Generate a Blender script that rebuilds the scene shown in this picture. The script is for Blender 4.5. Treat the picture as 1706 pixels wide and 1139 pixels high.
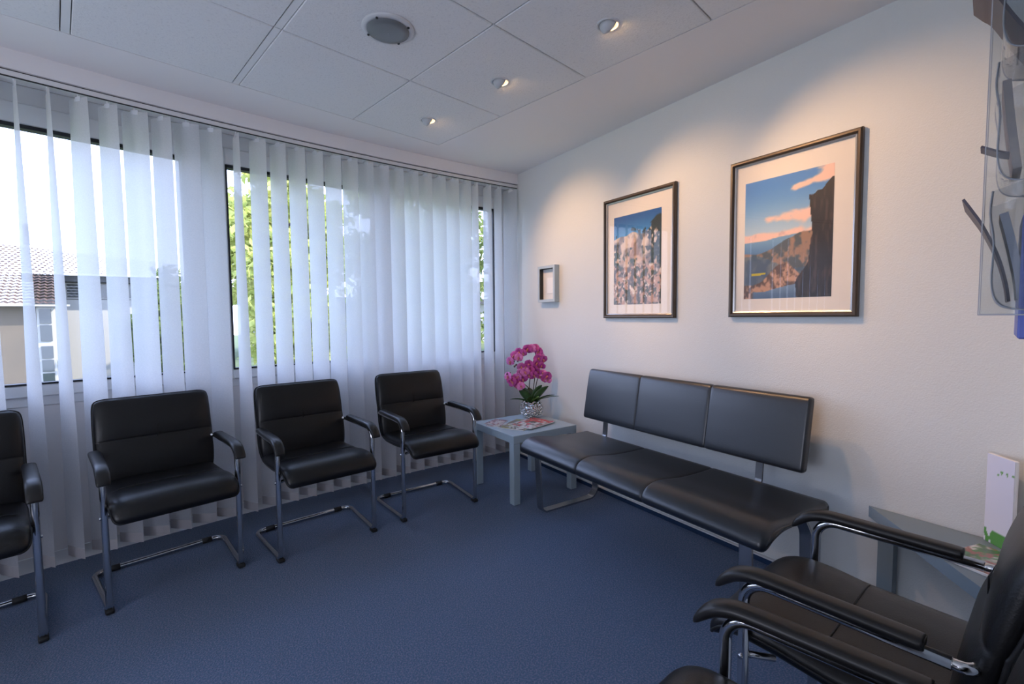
import bpy, bmesh, math, random
import numpy as np
from mathutils import Vector, Matrix
rnd = random.Random(7)
PI = math.pi
S = bpy.context.scene
COL = S.collection
for o in list(bpy.data.objects): bpy.data.objects.remove(o)

# ------------------------------------------------------------------ camera
cam_d = bpy.data.cameras.new('camera'); cam = bpy.data.objects.new('camera', cam_d); COL.objects.link(cam)
R_ = Vector((0.83540767, -0.54954826, -0.00952541)); U_ = Vector((0.03911179, 0.04215215, 0.99834536)); F_ = R_.cross(U_) * -1
M = Matrix.Identity(4)
for i in range(3):
    M[i][0] = R_[i]; M[i][1] = U_[i]; M[i][2] = F_[i] * -1
CAM = Vector((-2.24208, -3.29696, 1.21621))
M.translation = CAM
cam.matrix_world = M
cam_d.sensor_width = 36.0; cam_d.lens = 778.3 * 36 / 1706
cam_d.clip_start = 0.02; cam_d.clip_end = 300
S.camera = cam
# ------------------------------------------------------------------ world, sun, exposure
S.view_settings.view_transform = 'Standard'; S.view_settings.look = 'None'
S.view_settings.gamma = 1.0; S.view_settings.exposure = 0.45; S.view_settings.use_curve_mapping = False
W = bpy.data.worlds.new('sky'); S.world = W; W.use_nodes = True
nt = W.node_tree; nt.nodes.clear()
# bright hazy summer sky: white-blue at the horizon, bluer towards the zenith, the same all round
tcw = nt.nodes.new('ShaderNodeTexCoord'); sep = nt.nodes.new('ShaderNodeSeparateXYZ'); nt.links.new(tcw.outputs['Generated'], sep.inputs[0])
ramp = nt.nodes.new('ShaderNodeValToRGB'); nt.links.new(sep.outputs['Z'], ramp.inputs[0])
ramp.color_ramp.elements[0].position = 0.0; ramp.color_ramp.elements[0].color = (0.70, 0.82, 1.10, 1)
ramp.color_ramp.elements[1].position = 0.9; ramp.color_ramp.elements[1].color = (0.36, 0.50, 0.86, 1)
e = ramp.color_ramp.elements.new(0.35); e.color = (0.56, 0.70, 1.10, 1)
bg = nt.nodes.new('ShaderNodeBackground'); bg.inputs['Strength'].default_value = 4.2
wo = nt.nodes.new('ShaderNodeOutputWorld')
nt.links.new(ramp.outputs[0], bg.inputs['Color']); nt.links.new(bg.outputs[0], wo.inputs['Surface'])
sun_d = bpy.data.lights.new('sun', 'SUN'); sun = bpy.data.objects.new('sun', sun_d); COL.objects.link(sun)
sun_d.energy = 7.0; sun_d.angle = math.radians(0.6); sun_d.color = (1.0, 0.93, 0.82)
sun.rotation_euler = Vector((0.80, -0.40, 0.62)).to_track_quat('Z', 'Y').to_euler()
# added fill light at the room's unseen left end, brightens ceiling and floor
ar_d = bpy.data.lights.new('added_fill', 'AREA'); ar = bpy.data.objects.new('added_fill', ar_d); COL.objects.link(ar)
ar_d.shape = 'RECTANGLE'; ar_d.size = 1.6; ar_d.size_y = 1.7; ar_d.energy = 34.0; ar_d.color = (0.86, 0.90, 1.10)
ar.location = (-4.55, -2.75, 1.05); ar.rotation_euler = Vector((-0.8, -0.10, -0.75)).to_track_quat('Z', 'Y').to_euler()
SPOT_POWER = 56.0

# ------------------------------------------------------------------ helpers
def tag(o, label=None, cat=None, group=None, kind=None):
    if label: o['label'] = label
    if cat: o['category'] = cat
    if group: o['group'] = group
    if kind: o['kind'] = kind
    return o
def empty(name, loc=(0, 0, 0), rz=0.0, label=None, cat=None, group=None):
    o = bpy.data.objects.new(name, None); COL.objects.link(o)
    o.location = loc; o.rotation_euler = (0, 0, rz); o.empty_display_size = 0.05
    return tag(o, label, cat, group)
def children(o): return [c for c in bpy.data.objects if c.parent == o]
def copy_tree(o, parent=None):
    c = o.copy(); COL.objects.link(c)
    if parent is not None: c.parent = parent
    for ch in children(o): copy_tree(ch, c)
    return c

class MB:
    def __init__(s): s.v = []; s.f = []; s.mi = []; s.sm = []; s.col = None
    def add(s, v, f, mi=0, smooth=False):
        b = len(s.v); s.v += [tuple(p) for p in v]
        for q in f: s.f.append(tuple(i + b for i in q)); s.mi.append(mi); s.sm.append(smooth)
        return s
    def box(s, c, size, rot=None, mi=0, bev=0.0):
        if bev > 0: return s.bbox(c, size, bev, rot, mi)
        x, y, z = [d / 2 for d in size]
        v = [Vector((a * x, b * y, d * z)) for a in (-1, 1) for b in (-1, 1) for d in (-1, 1)]
        if rot is not None: v = [rot @ p for p in v]
        v = [p + Vector(c) for p in v]
        return s.add(v, [(0, 1, 3, 2), (4, 6, 7, 5), (0, 4, 5, 1), (2, 3, 7, 6), (0, 2, 6, 4), (1, 5, 7, 3)], mi)
    def bbox(s, c, size, bev, rot=None, mi=0, seg=2):
        bm = bmesh.new(); bmesh.ops.create_cube(bm, size=1.0)
        for p in bm.verts: p.co = Vector((p.co.x * size[0], p.co.y * size[1], p.co.z * size[2]))
        bmesh.ops.bevel(bm, geom=list(bm.edges), offset=bev, segments=seg, profile=0.5, affect='EDGES')
        bm.verts.index_update()
        v = [p.co.copy() for p in bm.verts]
        if rot is not None: v = [rot @ p for p in v]
        f = [tuple(p.index for p in q.verts) for q in bm.faces]; bm.free()
        return s.add([p + Vector(c) for p in v], f, mi, seg > 1)
    def rings(s, rings, closed=True, cap=True, mi=0, smooth=True, loop=False):
        n = len(rings[0]); v = [p for r in rings for p in r]; f = []
        K = len(rings)
        for i in range(K if loop else K - 1):
            a = i * n; b = ((i + 1) % K) * n
            for j in range(n if closed else n - 1):
                k = (j + 1) % n
                f.append((a + j, a + k, b + k, b + j))
        if cap and not loop:
            f.append(tuple(range(n - 1, -1, -1))); f.append(tuple((K - 1) * n + j for j in range(n)))
        return s.add(v, f, mi, smooth)
    def tube(s, pts, r, n=12, mi=0, loop=False, flat=None):
        P = [Vector(p) for p in pts]; K = len(P); R = []
        up = None
        for i in range(K):
            if loop: t = (P[(i + 1) % K] - P[i - 1])
            else: t = P[min(i + 1, K - 1)] - P[max(i - 1, 0)]
            t.normalize()
            if up is None:
                up = Vector((0, 0, 1)) if abs(t.z) < 0.9 else Vector((0, 1, 0))
            x = t.cross(up)
            if x.length < 1e-5: x = t.orthogonal()
            x.normalize(); up = x.cross(t).normalized()
            rr = r[i] if hasattr(r, '__len__') else r
            R.append([P[i] + x * (math.cos(2 * PI * k / n) * rr) + up * (math.sin(2 * PI * k / n) * rr) for k in range(n)])
        return s.rings(R, mi=mi, loop=loop)
    def lathe(s, prof, c=(0, 0, 0), n=32, mi=0, smooth=True, cap=False):
        R = [[Vector(c) + Vector((r * math.cos(2 * PI * k / n), r * math.sin(2 * PI * k / n), z)) for k in range(n)] for r, z in prof]
        return s.rings(R, cap=cap, mi=mi, smooth=smooth)
    def prism(s, poly, z0, z1, mi=0):
        n = len(poly)
        v = [(x, y, z0) for x, y in poly] + [(x, y, z1) for x, y in poly]
        f = [tuple(range(n - 1, -1, -1)), tuple(range(n, 2 * n))] + [(i, (i + 1) % n, n + (i + 1) % n, n + i) for i in range(n)]
        return s.add(v, f, mi)
    def xf(s, m):
        s.v = [tuple(m @ Vector(p)) for p in s.v]; return s
    def mesh(s, name, mats):
        me = bpy.data.meshes.new(name); me.from_pydata(s.v, [], s.f); me.validate(clean_customdata=False)
        for m in (mats if isinstance(mats, (list, tuple)) else [mats]): me.materials.append(m)
        if len(me.polygons) == len(s.f):
            me.polygons.foreach_set('material_index', s.mi); me.polygons.foreach_set('use_smooth', s.sm)
        me.update()
        return me
    def build(s, name, mats, parent=None, loc=None, rot=None, **tg):
        me = s.mesh(name, mats)
        bm = bmesh.new(); bm.from_mesh(me); bmesh.ops.recalc_face_normals(bm, faces=bm.faces); bm.to_mesh(me); bm.free()
        return link(name, me, parent, loc, rot, **tg)
def link(name, me, parent=None, loc=None, rot=None, **tg):
    o = bpy.data.objects.new(name, me); COL.objects.link(o)
    if parent is not None: o.parent = parent
    if loc is not None: o.location = loc
    if rot is not None: o.rotation_euler = rot
    return tag(o, tg.get('label'), tg.get('cat'), tg.get('group'), tg.get('kind'))
def sharp(o, ang=35):
    me = o.data
    me.polygons.foreach_set('use_smooth', [True] * len(me.polygons))
    try: me.set_sharp_from_angle(angle=math.radians(ang))
    except Exception: pass
    return o
def fillet(pts, r, n=6):
    """round the inner corners of a polyline"""
    P = [Vector(p) for p in pts]; out = [P[0]]
    rr = r if hasattr(r, '__len__') else [r] * len(P)
    for i in range(1, len(P) - 1):
        a = (P[i - 1] - P[i]); b = (P[i + 1] - P[i]); la, lb = a.length, b.length; a.normalize(); b.normalize()
        th = a.angle(b); d = min(rr[i] / math.tan(th / 2), la * .49, lb * .49)
        p0 = P[i] + a * d; p1 = P[i] + b * d
        R = d * math.tan(th / 2); cdir = (a + b).normalized(); c = P[i] + cdir * (R / math.sin(th / 2))
        u0 = p0 - c; u1 = p1 - c; tot = u0.angle(u1); ax = u0.cross(u1).normalized()
        for k in range(n + 1):
            out.append(c + Matrix.Rotation(tot * k / n, 3, ax) @ u0)
    out.append(P[-1]); return out

# ------------------------------------------------------------------ materials
def mat(name, col, rough=0.5, metal=0.0, bump=None, var=None, spec=0.5, coat=0.0, emit=None, sheen=0.0):
    m = bpy.data.materials.new(name); m.use_nodes = True; n = m.node_tree; b = n.nodes['Principled BSDF']
    b.inputs['Base Color'].default_value = (*col, 1); b.inputs['Roughness'].default_value = rough; b.inputs['Metallic'].default_value = metal
    b.inputs['Specular IOR Level'].default_value = spec; b.inputs['Coat Weight'].default_value = coat
    b.inputs['Sheen Weight'].default_value = sheen
    if emit: b.inputs['Emission Color'].default_value = (*emit[0], 1); b.inputs['Emission Strength'].default_value = emit[1]
    tc = n.nodes.new('ShaderNodeTexCoord')
    if bump:   # list of (scale, strength, distance, kind)
        prev = None
        for sc, st, di, kind in bump:
            if kind == 'voronoi':
                t = n.nodes.new('ShaderNodeTexVoronoi'); t.inputs['Scale'].default_value = sc; so = t.outputs['Distance']
            else:
                t = n.nodes.new('ShaderNodeTexNoise'); t.inputs['Scale'].default_value = sc; t.inputs['Detail'].default_value = 4; so = t.outputs['Fac']
            n.links.new(tc.outputs['Object'], t.inputs['Vector'])
            bp = n.nodes.new('ShaderNodeBump'); bp.inputs['Strength'].default_value = st; bp.inputs['Distance'].default_value = di
            n.links.new(so, bp.inputs['Height'])
            if prev: n.links.new(prev, bp.inputs['Normal'])
            prev = bp.outputs['Normal']
        n.links.new(prev, b.inputs['Normal'])
    if var:    # (scale, col2, low, high)
        t = n.nodes.new('ShaderNodeTexNoise'); t.inputs['Scale'].default_value = var[0]; t.inputs['Detail'].default_value = 6
        n.links.new(tc.outputs['Object'], t.inputs['Vector'])
        r = n.nodes.new('ShaderNodeMapRange'); r.inputs['From Min'].default_value = var[2]; r.inputs['From Max'].default_value = var[3]
        n.links.new(t.outputs['Fac'], r.inputs['Value'])
        mx = n.nodes.new('ShaderNodeMix'); mx.data_type = 'RGBA'
        mx.inputs['A'].default_value = (*col, 1); mx.inputs['B'].default_value = (*var[1], 1)
        n.links.new(r.outputs['Result'], mx.inputs['Factor']); n.links.new(mx.outputs['Result'], b.inputs['Base Color'])
    return m
def attr_mat(name, rough=0.4, coat=0.0):
    m = bpy.data.materials.new(name); m.use_nodes = True; n = m.node_tree; b = n.nodes['Principled BSDF']
    a = n.nodes.new('ShaderNodeAttribute'); a.attribute_name = 'print'
    n.links.new(a.outputs['Color'], b.inputs['Base Color']); b.inputs['Roughness'].default_value = rough; b.inputs['Coat Weight'].default_value = coat
    return m
def glass_mat(name, tint=(1, 1, 1), refl=1.0, base=0.0, ior=1.5):
    m = bpy.data.materials.new(name); m.use_nodes = True; n = m.node_tree; n.nodes.clear()
    out = n.nodes.new('ShaderNodeOutputMaterial'); tr = n.nodes.new('ShaderNodeBsdfTransparent'); tr.inputs[0].default_value = (*tint, 1)
    gl = n.nodes.new('ShaderNodeBsdfGlossy'); gl.inputs['Roughness'].default_value = 0.0; gl.inputs[0].default_value = (refl, refl, refl, 1)
    fr = n.nodes.new('ShaderNodeFresnel'); ge = n.nodes.new('ShaderNodeNewGeometry'); mr = n.nodes.new('ShaderNodeMapRange')
    mr.inputs['To Min'].default_value = ior; mr.inputs['To Max'].default_value = 1 / ior      # same reflectance from both sides of a thin sheet
    n.links.new(ge.outputs['Backfacing'], mr.inputs['Value']); n.links.new(mr.outputs[0], fr.inputs['IOR'])
    mx = n.nodes.new('ShaderNodeMixShader'); src = fr.outputs[0]
    n.links.new(src, mx.inputs[0]); n.links.new(tr.outputs[0], mx.inputs[1]); n.links.new(gl.outputs[0], mx.inputs[2])
    n.links.new(mx.outputs[0], out.inputs[0]); return m
def slat_mat():
    m = bpy.data.materials.new('blind_fabric'); m.use_nodes = True; n = m.node_tree; n.nodes.clear()
    out = n.nodes.new('ShaderNodeOutputMaterial')
    tc = n.nodes.new('ShaderNodeTexCoord')
    mp = n.nodes.new('ShaderNodeMapping'); mp.inputs['Scale'].default_value = (140, 140, 420); n.links.new(tc.outputs['Object'], mp.inputs[0])
    no = n.nodes.new('ShaderNodeTexNoise'); no.inputs['Scale'].default_value = 1.0; no.inputs['Detail'].default_value = 3; n.links.new(mp.outputs[0], no.inputs['Vector'])
    di = n.nodes.new('ShaderNodeBsdfDiffuse'); di.inputs[0].default_value = (0.74, 0.74, 0.77, 1)
    tl = n.nodes.new('ShaderNodeBsdfTranslucent')
    mr = n.nodes.new('ShaderNodeMapRange'); mr.inputs['From Min'].default_value = .3; mr.inputs['From Max'].default_value = .7
    mr.inputs['To Min'].default_value = .80; mr.inputs['To Max'].default_value = .93; n.links.new(no.outputs['Fac'], mr.inputs['Value'])
    cc = n.nodes.new('ShaderNodeCombineColor')
    for k in range(3): n.links.new(mr.outputs[0], cc.inputs[k])
    n.links.new(cc.outputs[0], tl.inputs[0])
    tr = n.nodes.new('ShaderNodeBsdfTransparent'); tr.inputs[0].default_value = (1, 1, 1, 1)
    a = n.nodes.new('ShaderNodeMixShader'); a.inputs[0].default_value = SLAT_TL
    b = n.nodes.new('ShaderNodeMixShader'); b.inputs[0].default_value = SLAT_TR
    n.links.new(di.outputs[0], a.inputs[1]); n.links.new(tl.outputs[0], a.inputs[2])
    n.links.new(a.outputs[0], b.inputs[1]); n.links.new(tr.outputs[0], b.inputs[2]); n.links.new(b.outputs[0], out.inputs[0])
    return m
SLAT_TL = 0.58; SLAT_TR = 0.06
m_wall = mat('woodchip_wallpaper', (0.70, 0.715, 0.70), 0.85, bump=[(170, 0.30, 0.004, 'noise'), (60, 0.15, 0.004, 'noise')])
m_plaster = mat('white_plaster', (0.80, 0.775, 0.775), 0.85, bump=[(120, 0.1, 0.002, 'noise')])
m_tile = mat('mineral_ceiling_tile', (0.76, 0.76, 0.765), 0.9, bump=[(130, 0.5, 0.003, 'noise'), (45, 0.25, 0.003, 'noise')], var=(90, (0.66, 0.66, 0.67), 0.55, 0.75))
m_grid = mat('ceiling_joint', (0.16, 0.16, 0.17), 0.8)
m_bar = mat('white_grid_bar', (0.74, 0.74, 0.75), 0.6)
m_pvc = mat('white_window_plastic', (0.78, 0.79, 0.80), 0.35)
m_gasket = mat('black_rubber_gasket', (0.012, 0.014, 0.02), 0.6)
m_carpet = mat('blue_carpet', (0.074, 0.132, 0.225), 0.95, bump=[(170, 0.8, 0.006, 'noise'), (90, 0.2, 0.004, 'noise')], var=(150, (0.165, 0.185, 0.29), 0.46, 0.60), spec=0.15, sheen=0.15)
m_skirt = mat('dark_blue_carpet_skirting', (0.022, 0.045, 0.095), 0.9, spec=0.1)
m_trim = mat('light_grey_trim', (0.66, 0.66, 0.66), 0.5)
m_leather = mat('black_leather', (0.0045, 0.0042, 0.0048), 0.36, bump=[(260, 0.12, 0.0015, 'voronoi'), (18, 0.10, 0.004, 'noise')], spec=0.42)
m_bleather = mat('bench_leather', (0.004, 0.007, 0.0125), 0.36, bump=[(260, 0.10, 0.0015, 'voronoi'), (14, 0.08, 0.004, 'noise')], spec=0.85)  # blue reflection of the windows is tinted into the base colour
m_pipe = mat('black_leather_piping', (0.009, 0.0085, 0.009), 0.45, spec=0.35)
m_arm = mat('black_arm_padding', (0.012, 0.011, 0.011), 0.36, bump=[(300, 0.06, 0.001, 'noise')], spec=0.42)
m_chrome = mat('polished_chrome', (0.62, 0.62, 0.63), 0.10, 1.0)
m_steel = mat('brushed_steel', (0.56, 0.55, 0.54), 0.27, 1.0, bump=[(500, 0.05, 0.0005, 'noise')])
m_steeld = mat('shaded_brushed_steel', (0.20, 0.20, 0.205), 0.3, 1.0)  # steel darkened in colour for faces turned away from the light
m_rubber = mat('black_plastic_glide', (0.012, 0.012, 0.013), 0.55)
m_slat = slat_mat()
m_weight = mat('blind_weight_pocket', (0.52, 0.49, 0.50), 0.7)
m_rail = mat('white_blind_rail', (0.74, 0.73, 0.72), 0.45)
m_dark = mat('dark_gap', (0.03, 0.03, 0.032), 0.7)
m_clip = mat('clear_plastic_clip', (0.75, 0.76, 0.78), 0.25)
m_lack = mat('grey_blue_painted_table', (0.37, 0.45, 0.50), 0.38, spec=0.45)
m_lack2 = mat('shaded_blue_grey_table', (0.20, 0.26, 0.30), 0.4, spec=0.4)  # table paint darkened to include the shade of the armchairs
m_glass = glass_mat('window_glass', (0.95, 0.95, 0.965))
m_pglass = glass_mat('picture_glass', (0.98, 0.98, 0.98), refl=0.6, ior=1.52)
m_bronze = mat('dark_bronze_frame', (0.085, 0.062, 0.045), 0.34, 0.35)
m_silverlip = mat('silver_frame_lip', (0.42, 0.42, 0.42), 0.3, 0.8)
m_mat = mat('cream_picture_mount', (0.80, 0.745, 0.67), 0.8)
m_print = attr_mat('photo_print', 0.5)
m_cover = attr_mat('glossy_magazine_cover', 0.22, 0.3)
m_paper = mat('white_paper', (0.78, 0.76, 0.74), 0.7)
m_bluebox = mat('pale_blue_grey_box_frame', (0.44, 0.51, 0.55), 0.4)
m_boxside = mat('brown_grey_box_side', (0.30, 0.265, 0.23), 0.55)
m_hammer = mat('hammered_silver', (0.80, 0.79, 0.78), 0.12, 1.0, bump=[(55, 1.0, 0.05, 'voronoi')])
m_soil = mat('dark_potting_bark', (0.020, 0.016, 0.011), 0.95, bump=[(80, 0.8, 0.01, 'noise')])
m_leaf = mat('dark_orchid_leaf', (0.03, 0.075, 0.02), 0.35, var=(12, (0.05, 0.12, 0.03), 0.4, 0.7))
m_leaf2 = mat('light_orchid_leaf', (0.12, 0.22, 0.035), 0.4)
m_stem = mat('brown_green_stem', (0.045, 0.040, 0.022), 0.6)
m_petal = mat('magenta_petal', (0.60, 0.07, 0.36), 0.55, var=(60, (0.42, 0.035, 0.25), 0.45, 0.75), sheen=0.2)
m_petal2 = mat('pink_petal', (0.78, 0.22, 0.54), 0.55, var=(60, (0.60, 0.08, 0.38), 0.45, 0.75), sheen=0.2)
m_lip = mat('orange_pink_flower_lip', (0.62, 0.20, 0.16), 0.5)
m_bud = mat('dark_plum_bud', (0.10, 0.05, 0.035), 0.5)
m_acryl = glass_mat('clear_acrylic', (0.93, 0.945, 0.95), ior=1.45)
m_acryl2 = glass_mat('smoky_acrylic', (0.78, 0.81, 0.85), ior=1.45)
m_acryled = mat('acrylic_edge', (0.40, 0.42, 0.46), 0.25, spec=0.6)
m_blue = mat('blue_plastic_panel', (0.10, 0.14, 0.50), 0.4)
m_bro = mat('dark_brochure_edge', (0.10, 0.085, 0.105), 0.5)
m_bro2 = mat('grey_brochure_paper', (0.47, 0.46, 0.48), 0.5, var=(25, (0.36, 0.36, 0.42), 0.4, 0.7))
m_bro3 = mat('tan_brochure_paper', (0.50, 0.40, 0.34), 0.5, var=(18, (0.36, 0.30, 0.30), 0.4, 0.7))
m_spotring = mat('white_spot_ring', (0.62, 0.62, 0.63), 0.4)
m_spotball = mat('white_eyeball_lamp', (0.55, 0.55, 0.56), 0.4)
m_bulb = mat('halogen_bulb', (1, 0.8, 0.5), 0.5, emit=((1.0, 0.60, 0.26), 60.0))
m_lampglass = mat('frosted_grey_lamp_glass', (0.16, 0.17, 0.18), 0.35, bump=[(60, 0.15, 0.002, 'noise')])
# outdoors
m_grass = mat('lawn_grass', (0.085, 0.12, 0.04), 0.9, var=(3, (0.12, 0.15, 0.06), 0.4, 0.6))
m_foliage = None
def leaf_mat(name, c1, c2):
    m = bpy.data.materials.new(name); m.use_nodes = True; n = m.node_tree; n.nodes.clear()
    out = n.nodes.new('ShaderNodeOutputMaterial'); tc = n.nodes.new('ShaderNodeTexCoord')
    no = n.nodes.new('ShaderNodeTexNoise'); no.inputs['Scale'].default_value = 2.2; no.inputs['Detail'].default_value = 5
    n.links.new(tc.outputs['Object'], no.inputs['Vector'])
    mx = n.nodes.new('ShaderNodeMix'); mx.data_type = 'RGBA'; mx.inputs['A'].default_value = (*c1, 1); mx.inputs['B'].default_value = (*c2, 1)
    mr = n.nodes.new('ShaderNodeMapRange'); mr.inputs['From Min'].default_value = .35; mr.inputs['From Max'].default_value = .65
    n.links.new(no.outputs['Fac'], mr.inputs[0]); n.links.new(mr.outputs[0], mx.inputs['Factor'])
    di = n.nodes.new('ShaderNodeBsdfDiffuse'); tl = n.nodes.new('ShaderNodeBsdfTranslucent'); a = n.nodes.new('ShaderNodeMixShader'); a.inputs[0].default_value = .45
    n.links.new(mx.outputs['Result'], di.inputs[0]); n.links.new(mx.outputs['Result'], tl.inputs[0])
    n.links.new(di.outputs[0], a.inputs[1]); n.links.new(tl.outputs[0], a.inputs[2]); n.links.new(a.outputs[0], out.inputs[0]); return m
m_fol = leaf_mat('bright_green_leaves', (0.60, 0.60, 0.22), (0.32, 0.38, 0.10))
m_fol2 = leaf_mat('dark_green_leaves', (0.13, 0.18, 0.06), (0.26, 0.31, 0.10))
m_bark = mat('tree_bark', (0.09, 0.065, 0.045), 0.9, bump=[(20, 0.6, 0.02, 'noise')])
m_rooft = mat('clay_roof_tile', (0.105, 0.072, 0.060), 0.9, var=(1.2, (0.08, 0.056, 0.048), 0.4, 0.6), spec=0.05)
m_tan = mat('tan_render', (0.155, 0.125, 0.095), 0.9, var=(0.7, (0.14, 0.115, 0.09), 0.4, 0.6))
m_white = mat('white_render', (0.42, 0.41, 0.39), 0.9)
m_eave = mat('dark_grey_eave', (0.06, 0.06, 0.065), 0.6)
m_hglass = mat('dark_house_window', (0.03, 0.04, 0.045), 0.06, spec=0.8)
m_conc = mat('grey_chimney_metal', (0.45, 0.46, 0.5), 0.5)

# ------------------------------------------------------------------ room shell
def yw(x, off): return off - 0.041 * x * x
def dyw(x): return -0.082 * x
ZC = 2.395
WANG = 0.1915                       # the ceiling grid and the back wall turn by this angle
GX = Vector((math.cos(WANG), math.sin(WANG), 0)); GY = Vector((-math.sin(WANG), math.cos(WANG), 0))
BY = -2.98                          # back wall meets the right wall here
XL = -4.75
def backy(x): return BY + x * math.tan(WANG)
XS = [0.06] + [-0.2 * k for k in range(0, 24)] + [XL]

floor = MB().prism([(0.2, -4.4), (0.2, 0.45), (XL - .2, 0.45 - .92), (XL - .2, -4.4)], -0.2, 0.0).build('floor', m_carpet, kind='structure')
wr = MB().box((0.1, -1.45, 1.2), (0.2, 3.9, 2.8)).build('wall_right', m_wall, kind='structure')
def curve_strip(mb, off0, off1, z0, z1, xs=XS, mi=0):
    R = []
    for x in xs: R.append([(x, yw(x, off0), z0), (x, yw(x, off1), z0), (x, yw(x, off1), z1), (x, yw(x, off0), z1)])
    mb.rings(R, mi=mi, smooth=False)
ww = MB()
curve_strip(ww, 0.19, 0.45, -0.2, 0.80)       # parapet under the windows
curve_strip(ww, 0.0, 0.19, 2.312, 2.62)       # fascia over the blind
curve_strip(ww, 0.19, 0.45, 2.312, 2.62)      # lintel
for x0, x1 in ((-0.035, 0.06),):
    curve_strip(ww, 0.19, 0.45, 0.78, 2.33, [x1, x0])
ww.build('wall_window', m_plaster, kind='structure')
wb = MB()
n_ = Vector((-math.sin(WANG), math.cos(WANG), 0))
p0 = Vector((0.25, backy(0.25), 0)); p1 = Vector((XL - .2, backy(XL - .2), 0))
wb.prism([(p0.x, p0.y), (p1.x, p1.y), (p1.x - n_.x * .2, p1.y - n_.y * .2), (p0.x - n_.x * .2, p0.y - n_.y * .2)], -0.2, 2.62)
wb.build('wall_back', m_wall, kind='structure')
MB().box((XL - .1, -2.5, 1.21), (0.2, 4.2, 2.82)).build('wall_left', m_wall, kind='structure')
# skirtings
sk = MB(); sk.box((-0.006, -1.45, 0.014), (0.012, 3.2, 0.028)).build('baseboard_right', m_skirt, kind='structure')
MB().box((-0.008, -1.45, 0.0315), (0.016, 3.2, 0.007)).build('trim_1', m_trim, kind='structure')
bw = MB(); curve_strip(bw, 0.177, 0.189, 0.0, 0.07, XS[1:-1]); bw.build('baseboard_window', m_pvc, kind='structure')

# ceiling: slab, plaster border round the field of tiles, tiles, bars
GA = Vector((-0.8422, -0.2666, 0))
def gp(u, v, z=ZC): 
    p = GA + GX * u + GY * v; return (p.x, p.y, z)
US = [0, -0.622, -1.245, -1.868, -2.49, -3.112, -3.735]; VS = [0, -0.632, -1.256, -1.880, -2.504]
BIG = [-1.245, -1.868, -3.112]
cb = bmesh.new()
outer = [(x, yw(x, 0.06), ZC) for x in XS[1:]] + [(XL - .05, -4.2, ZC), (0.05, -3.2, ZC), (0.05, yw(0, .06), ZC)]
outer = [(0.05, yw(0, .06), ZC)] + [(x, yw(x, 0.06), ZC) for x in XS[1:-1]] + [(XL - .05, yw(XL, .06), ZC), (XL - .05, backy(XL) - .05, ZC), (0.05, backy(.05) - .05, ZC)]
inner = [gp(0, 0), gp(US[-1], 0), gp(US[-1], VS[-1]), gp(0, VS[-1])]
ed = []
for loop in (outer, inner):
    vs = [cb.verts.new(p) for p in loop]
    ed += [cb.edges.new((vs[i], vs[(i + 1) % len(vs)])) for i in range(len(vs))]
bmesh.ops.triangle_fill(cb, use_beauty=True, use_dissolve=False, edges=ed)
cb.verts.index_update()
cm = MB(); cm.add([v.co.copy() for v in cb.verts], [tuple(v.index for v in f.verts) for f in cb.faces]); cb.free()
cm.rings([[gp(0, 0), gp(US[-1], 0), gp(US[-1], VS[-1]), gp(0, VS[-1])], [gp(0, 0, ZC + .03), gp(US[-1], 0, ZC + .03), gp(US[-1], VS[-1], ZC + .03), gp(0, VS[-1], ZC + .03)]], cap=False, smooth=False)
cm.add([gp(0.02, 0.02, ZC + .02), gp(US[-1] - .02, .02, ZC + .02), gp(US[-1] - .02, VS[-1] - .02, ZC + .02), gp(0.02, VS[-1] - .02, ZC + .02)], [(0, 1, 2, 3)], mi=1)
cm.prism([(0.2, -4.4), (0.2, 0.45), (XL - .2, 0.45 - .92), (XL - .2, -4.4)], ZC + .03, ZC + .3)
ceil_o = cm.build('ceiling', [m_plaster, m_grid], kind='structure')
Rg = Matrix.Rotation(WANG, 3, 'Z')
tile_cache = {}
for i in range(len(US) - 1):
    for j in range(len(VS) - 1):
        u0, u1 = US[i + 1], US[i]; v0, v1 = VS[j + 1], VS[j]
        a = .017 if u1 in BIG else .0025; b = .017 if u0 in BIG else .0025
        if i == 0: a = .004
        key = (round(u1 - u0 - a - b, 3), round(v1 - v0, 3))
        if key not in tile_cache:
            tile_cache[key] = MB().bbox((0, 0, 0), (key[0], key[1] - .006, 0.018), 0.003, seg=1).mesh('tile', m_tile)
        o = link('tile', tile_cache[key], ceil_o, gp((u0 + b + u1 - a) / 2, (v0 + v1) / 2, ZC + .0085), (0, 0, WANG))
for u in BIG:
    for j in range(len(VS) - 1):
        MB().box((0, 0, 0), (0.027, VS[j] - VS[j + 1] - .004, 0.012)).build('grid_bar', m_bar, ceil_o, gp(u, (VS[j] + VS[j + 1]) / 2, ZC + .008), (0, 0, WANG))

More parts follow.
